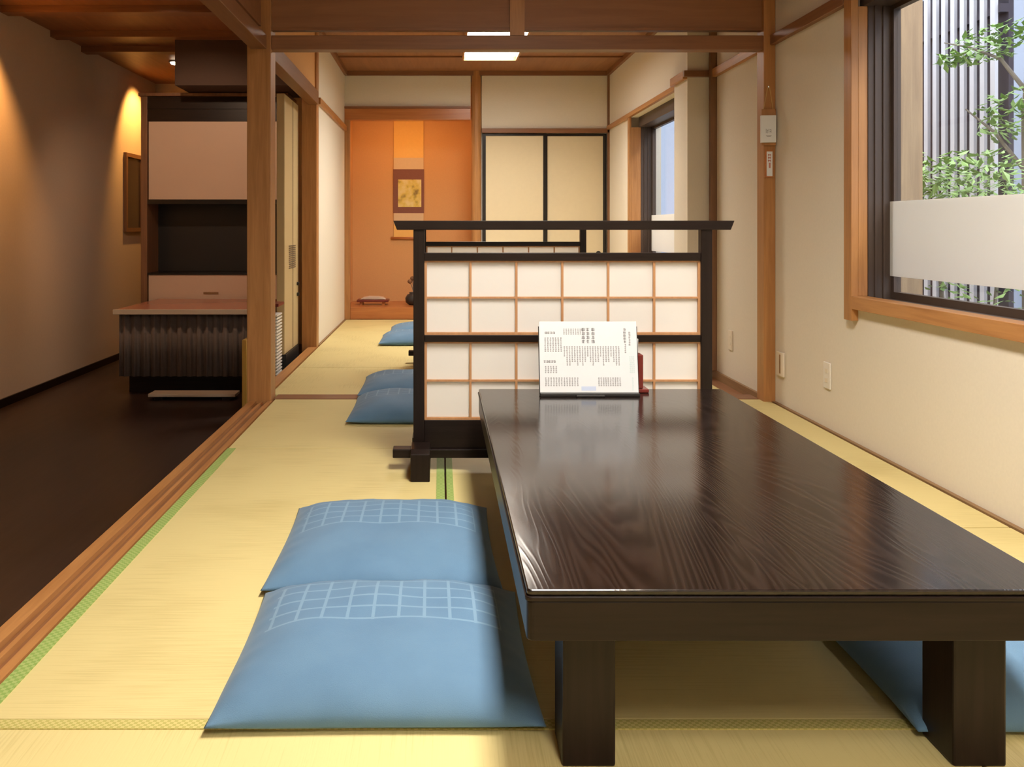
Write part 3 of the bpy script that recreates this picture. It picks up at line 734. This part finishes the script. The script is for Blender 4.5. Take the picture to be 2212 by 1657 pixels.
# ---------------------------------------------------------------- alcove
sc = thing('hanging_scroll', (-0.34, 9.61, 0.80), 'hanging scroll with a small yellow painting in the orange alcove', 'scroll')
y = 9.618
B(-0.503, -0.178, y, y + 0.006, 0.82, 2.30).build('mount', 'scroll_orange', sc)
B(-0.503, -0.178, y - 0.002, y - 0.0001, 1.56, 1.685).build('upper_strip', 'scroll_beige', sc)
B(-0.503, -0.178, y - 0.002, y - 0.0001, 0.955, 1.08).build('lower_strip', 'scroll_beige', sc)
ms = B(-0.509, -0.172, y - 0.003, y - 0.0021, 1.08, 1.56).build('brocade', 'scroll_brown', sc)
B(-0.456, -0.202, y - 0.005, y - 0.0031, 1.147, 1.447).build('painting', 'painting', ms)
MB().tube([(-0.535, y - 0.006, 0.806), (-0.146, y - 0.006, 0.806)], 0.014, 14).build('roller', 'redwood', sc, smooth=True)
MB().tube([(-0.52, y, 2.305), (-0.16, y, 2.305)], 0.008, 10).build('top_rod', 'redwood', sc, smooth=True)

tr = thing('display_tray', (-0.69, 9.2, 0.118), 'long low dark tray on the alcove floor below the scroll', 'tray')
B(-0.86, -0.53, 9.10, 9.30, 0.150, 0.172).build('tray_board', 'maroon', tr, bevel=0.004)
for a in (-0.83, -0.60):
    B(a, a + 0.03, 9.12, 9.28, 0.1185, 0.1499).build('tray_foot', 'redwood', tr)
MB().prism([(-0.83, 0.1725), (-0.56, 0.1725), (-0.59, 0.196), (-0.64, 0.204), (-0.74, 0.206), (-0.80, 0.194)], 'y', 9.14, 9.26).build('stone', 'hatch_panel', tr, bevel=0.008)

vs = thing('flower_vase', (-0.27, 9.15, 0.118), 'squat dark vase with dried stems, half hidden by the screen post', 'vase')
MB().lathe(-0.27, 9.15, [(0.05, 0.1185), (0.085, 0.145), (0.09, 0.19), (0.07, 0.225), (0.045, 0.235), (0.05, 0.25)], 24).build('vase_body', 'ceramic', vs, smooth=True)
stm = MB()
tips = [(-0.31, 9.12, 0.36), (-0.285, 9.16, 0.39), (-0.24, 9.15, 0.42), (-0.21, 9.13, 0.35)]
for t in tips: stm.tube([(-0.27, 9.15, 0.24), ((-0.27 + t[0]) / 2, (9.15 + t[1]) / 2, 0.31), t], 0.004, 6)
stm.build('stems', 'bark', vs)
for t in tips:
    m = MB(); m.lathe(t[0], t[1], [(0.004, t[2] - 0.022), (0.020, t[2] - 0.012), (0.026, t[2] + 0.004), (0.018, t[2] + 0.02), (0.003, t[2] + 0.026)], 10); m.build('blossom', 'flower_brown', vs, smooth=True)

# ---------------------------------------------------------------- hall
ht = thing('serving_hatch', (-1.98, 7.6, HF), 'tall hatch unit with pale shutter above a dark opening in the hall', 'serving hatch')
hx0, hx1, hy = -2.59, -1.335, 7.62
fr = MB().box(hx0, hx0 + 0.055, hy, hy + 0.45, HF, 2.06).box(hx1 - 0.055, hx1, hy, hy + 0.45, HF, 2.06)
fr.box(hx0 - 0.02, hx1 + 0.02, hy - 0.01, hy + 0.46, 2.06, 2.088); fr.box(hx0 + 0.055, hx1 - 0.055, hy + 0.42, hy + 0.45, HF, 2.06)
fr.build('casing', 'brown_z', ht, bevel=0.003)
lv = MB()
for i in range(4): lv.box(hx0 + 0.055, hx1 - 0.055, hy + 0.01 + 0.008 * (i % 2), hy + 0.06, 1.845 + 0.053 * i, 1.845 + 0.053 * (i + 1))
lv.build('top_louvre', 'black_x', ht)
B(hx0 + 0.063, hx1 - 0.055, hy + 0.015, hy + 0.04, 1.165, 1.842).build('upper_shutter', 'hatch_panel', ht, bevel=0.002)
B(hx0 + 0.055, hx1 - 0.055, hy + 0.30, hy + 0.33, 0.53, 1.164).build('opening_dark_sheet', 'black_plastic', ht)  # black sheet standing in for the dark kitchen behind the opening
B(hx0 + 0.055, hx1 - 0.055, hy + 0.005, hy + 0.05, 1.125, 1.163).build('opening_head', 'blackframe', ht)
lp = B(hx0 + 0.063, hx1 - 0.055, hy + 0.012, hy + 0.04, HF + 0.01, 0.512).build('lower_panel', 'hatch_panel', ht, bevel=0.002)
B(hx0 + 0.055, hx1 - 0.055, hy + 0.002, hy + 0.28, 0.5125, 0.529).build('opening_shelf', 'blackframe', ht)
B(-2.05, -1.92, hy + 0.006, hy + 0.0119, 0.345, 0.362).build('finger_slot', 'strip_y', lp)

ct = thing('counter', (-2.0, 7.1, HF), 'low counter with a top coloured by reddish glare and a charcoal pleated curtain in the hall', 'counter')
B(-2.44, -1.40, 6.62, 7.60, 0.281, 0.305).build('counter_top', 'counter_top', ct)
B(-2.455, -1.40, 6.60, 6.6199, 0.268, 0.306).build('front_edge', 'counter_edge', ct, bevel=0.003)
B(-2.40, -1.42, 6.80, 7.58, HF + 0.001, 0.2809).build('counter_body', 'black_x', ct)
cv = MB(); n = 150; x0, x1 = -2.425, -1.415
cp = []
for i in range(n + 1):
    x = x0 + (x1 - x0) * i / n
    cp.append((x, 6.66 + 0.012 * math.sin(i * 0.62 + 0.5 * math.sin(i * 0.13)) + 0.004 * math.sin(i * 1.7)))
for i in range(n + 1):
    X, Y_ = cp[i]; cv.v += [(X, Y_, 0.278), (X, Y_ - 0.004, -0.205)]
for i in range(n): cv.f.append((2 * i, 2 * i + 2, 2 * i + 3, 2 * i + 1))
co = cv.build('curtain', 'curtain', ct, smooth=True)
sm = co.modifiers.new('thickness', 'SOLIDIFY'); sm.thickness = 0.003
MB().tube([(-2.43, 6.66, 0.270), (-1.41, 6.66, 0.270)], 0.005, 8).build('curtain_rod', 'metal', ct)

sp = thing('low_step', (-1.8, 6.53, HF), 'pale wooden step strip on the floor below the counter curtain', 'step')
B(-2.14, -1.50, 6.45, 6.60, HF + 0.028, HF + 0.05).build('tread', 'counter_edge', sp, bevel=0.003)
for a in (-2.10, -1.60): B(a, a + 0.06, 6.47, 6.58, HF + 0.0005, HF + 0.0279).build('batten', 'black_x', sp)

ub = tag(B(-1.345, -1.315, 5.98, 6.10, HF, 0.157).build('wooden_board', 'yellow_board', bevel=0.003, origin=(-1.33, 6.04, HF)), 'narrow yellow wooden board standing behind the cedar post', 'board')

ac = thing('tall_cabinet', (-1.11, 6.47, HF), 'shallow tall tan metal cabinet with a vent grille beside the second cedar post', 'cabinet')
cx = -1.085
B(-1.142, cx, 6.15, 6.748, 0.031, 1.86).build('cabinet_body', 'tan_enamel', ac, bevel=0.006)
B(-1.139, cx + 0.008, 6.16, 6.725, HF + 0.001, 0.03).build('cabinet_base', 'black_plastic', ac)
gm = MB()
for i in range(12): gm.box(cx + 0.0005, cx + 0.004, 6.32, 6.60, 0.625 + 0.0145 * i, 0.632 + 0.0145 * i)
gm.build('vent_grille', 'grille', ac)
B(cx + 0.0005, cx + 0.003, 6.485, 6.492, 0.04, 1.85).build('panel_seam', 'grille', ac)
for z in (0.495, 0.415):
    k = MB(); k.tube([(cx + 0.0005, 6.68, z), (cx + 0.018, 6.68, z)], 0.013, 14); k.build('knob', 'black_plastic', ac)

rk = thing('wire_rack', (-1.10, 5.88, HF), 'white slatted rack between the cedar post and the tan cabinet', 'rack')
for q in ((-1.16, 5.80), (-1.16, 5.96)):
    B(q[0], q[0] + 0.014, q[1], q[1] + 0.014, HF + 0.0005, 0.40).build('upright', 'metal', rk)
sl = MB()
for i in range(24): sl.box(-1.146, -1.072, 5.79, 5.98, -0.16 + 0.0215 * i, -0.16 + 0.0215 * i + 0.010)
sl.build('slats', 'white_plastic', rk)
B(-1.175, -1.06, 5.78, 5.99, 0.4005, 0.418).build('rack_top', 'maroon', rk)

pc = thing('framed_picture', (-3.09, 8.85, 1.27), 'dark upright picture in a brown frame on the far hall wall', 'picture')
pf = MB().box(-3.099, -3.07, 8.62, 8.66, 0.88, 1.66).box(-3.099, -3.07, 9.06, 9.10, 0.88, 1.66).box(-3.099, -3.07, 8.66, 9.06, 0.88, 0.92).box(-3.099, -3.07, 8.66, 9.06, 1.62, 1.66)
pf.build('picture_frame', 'brown_z', pc)
B(-3.098, -3.085, 8.66, 9.06, 0.92, 1.62).build('picture_panel', 'picture_dark', pc)

# ---------------------------------------------------------------- outside the windows
struct(B(1.99, 9.0, -4, 24, -0.5, -0.30).build('ground_outside', 'concrete'))
struct(B(5.2, 5.4, -4, 24, -0.30, 5.5).build('wall_neighbour', 'neighbour'), 'pale blue-grey neighbouring wall outside')
fn = thing('slat_fence', (3.3, 6.4, -0.3), 'pale upright slat fence outside the garden window', 'fence')
B(3.37, 3.40, 5.21, 8.2, -0.3, 2.50).build('backing_board', 'fence_back', fn)
for z in (0.2, 1.2, 2.2): B(3.3201, 3.3699, 5.21, 8.2, z, z + 0.05).build('cross_rail', 'fence_back', fn)
for i in range(28):
    yy = 5.23 + 0.103 * i
    B(3.3, 3.32, yy, yy + 0.044, -0.3, 2.58).build('slat', 'fence_slat', fn)
tag(B(2.07, 2.17, 3.95, 4.06, -0.3, 2.3).build('timber_post', 'tan_post', bevel=0.004, origin=(2.12, 4.0, -0.3)), 'square tan timber post outside the window, left of the fence', 'post')

def leaves(mb, n, place, size, rnd):
    for _ in range(n):
        c = Vector(place(rnd)); s = size * rnd.uniform(0.6, 1.25)
        d = Vector((rnd.uniform(-1, 1), rnd.uniform(-1, 1), rnd.uniform(-0.5, 0.5))).normalized()
        u = d.cross(Vector((rnd.uniform(-.4, .4), rnd.uniform(-.4, .4), 1))).normalized(); w = d.cross(u)
        k = len(mb.v)
        mb.v += [tuple(c - d * s), tuple(c + u * s * 0.42 + w * s * 0.12), tuple(c + d * s), tuple(c - u * s * 0.42 + w * s * 0.12), tuple(c - d * s * 0.3 - w * s * .05)]
        mb.f += [(k, k + 1, k + 4), (k + 4, k + 1, k + 2), (k + 4, k + 2, k + 3), (k, k + 4, k + 3)]
def ell(cx, cy, cz, rx, ry, rz):
    def f(r):
        while True:
            p = (r.uniform(-1, 1), r.uniform(-1, 1), r.uniform(-1, 1))
            if p[0] ** 2 + p[1] ** 2 + p[2] ** 2 <= 1: return (cx + p[0] * rx, cy + p[1] * ry, cz + p[2] * rz)
    return f
def plant(name, loc, label, stems, clumps, leaf, mat, seed, cat):
    r = thing(name, loc, label, cat); rd = random.Random(seed)
    m = MB()
    for pts, rad in stems: m.tube(pts, rad, 7)
    m.build('stems', 'bark', r)
    m = MB()
    for n_, e_ in clumps: leaves(m, n_, ell(*e_), leaf, rd)
    m.build('foliage', mat, r)
    return r
plant('garden_tree', (2.98, 4.45, -0.3), 'slender young tree with layered leafy branches outside the window',
      [([(2.98, 4.45, -0.3), (2.97, 4.45, 0.9), (2.95, 4.43, 1.5), (2.98, 4.42, 2.0), (2.96, 4.42, 2.7)], [0.03, 0.024, 0.02, 0.014, 0.008]),
       ([(2.96, 4.43, 1.6), (2.92, 4.58, 1.80), (2.88, 4.78, 1.90), (2.84, 4.95, 1.96)], [0.012, 0.009, 0.006, 0.003]),
       ([(2.96, 4.44, 1.2), (2.90, 4.60, 1.42), (2.84, 4.75, 1.56)], [0.012, 0.008, 0.004])],
      [(170, (2.92, 4.68, 1.90, 0.14, 0.34, 0.10)), (60, (2.86, 4.9, 1.86, 0.08, 0.14, 0.05)), (180, (2.94, 4.48, 1.50, 0.14, 0.30, 0.15)), (60, (2.96, 4.3, 2.25, 0.14, 0.25, 0.14))],
      0.032, 'leaf', 3, 'tree')
plant('garden_shrub', (2.42, 4.15, -0.3), 'bushy green shrub just outside the window above the frosted band',
      [([(2.42, 4.15, -0.3), (2.40, 4.17, 0.4), (2.36, 4.2, 1.0)], [0.016, 0.012, 0.005]), ([(2.46, 4.0, -0.3), (2.48, 3.95, 0.4), (2.5, 3.9, 1.05)], [0.014, 0.01, 0.005]),
       ([(2.40, 4.25, -0.3), (2.34, 4.32, 0.5), (2.3, 4.38, 1.1)], [0.012, 0.009, 0.004])],
      [(620, (2.42, 4.05, 1.12, 0.20, 0.38, 0.17)), (140, (2.30, 4.32, 1.16, 0.12, 0.16, 0.16)), (200, (2.42, 4.0, 0.70, 0.2, 0.3, 0.22))],
      0.028, 'leaf', 5, 'shrub')
plant('dark_shrub', (2.62, 3.1, -0.3), 'darker low shrub outside, toward the viewer from the bushy one',
      [([(2.42, 3.2, -0.3), (2.42, 3.2, 0.3), (2.40, 3.22, 0.9)], [0.016, 0.012, 0.005])],
      [(380, (2.42, 3.26, 0.98, 0.22, 0.30, 0.20)), (150, (2.42, 3.2, 0.5, 0.2, 0.3, 0.25))], 0.034, 'leaf_dark', 8, 'shrub')
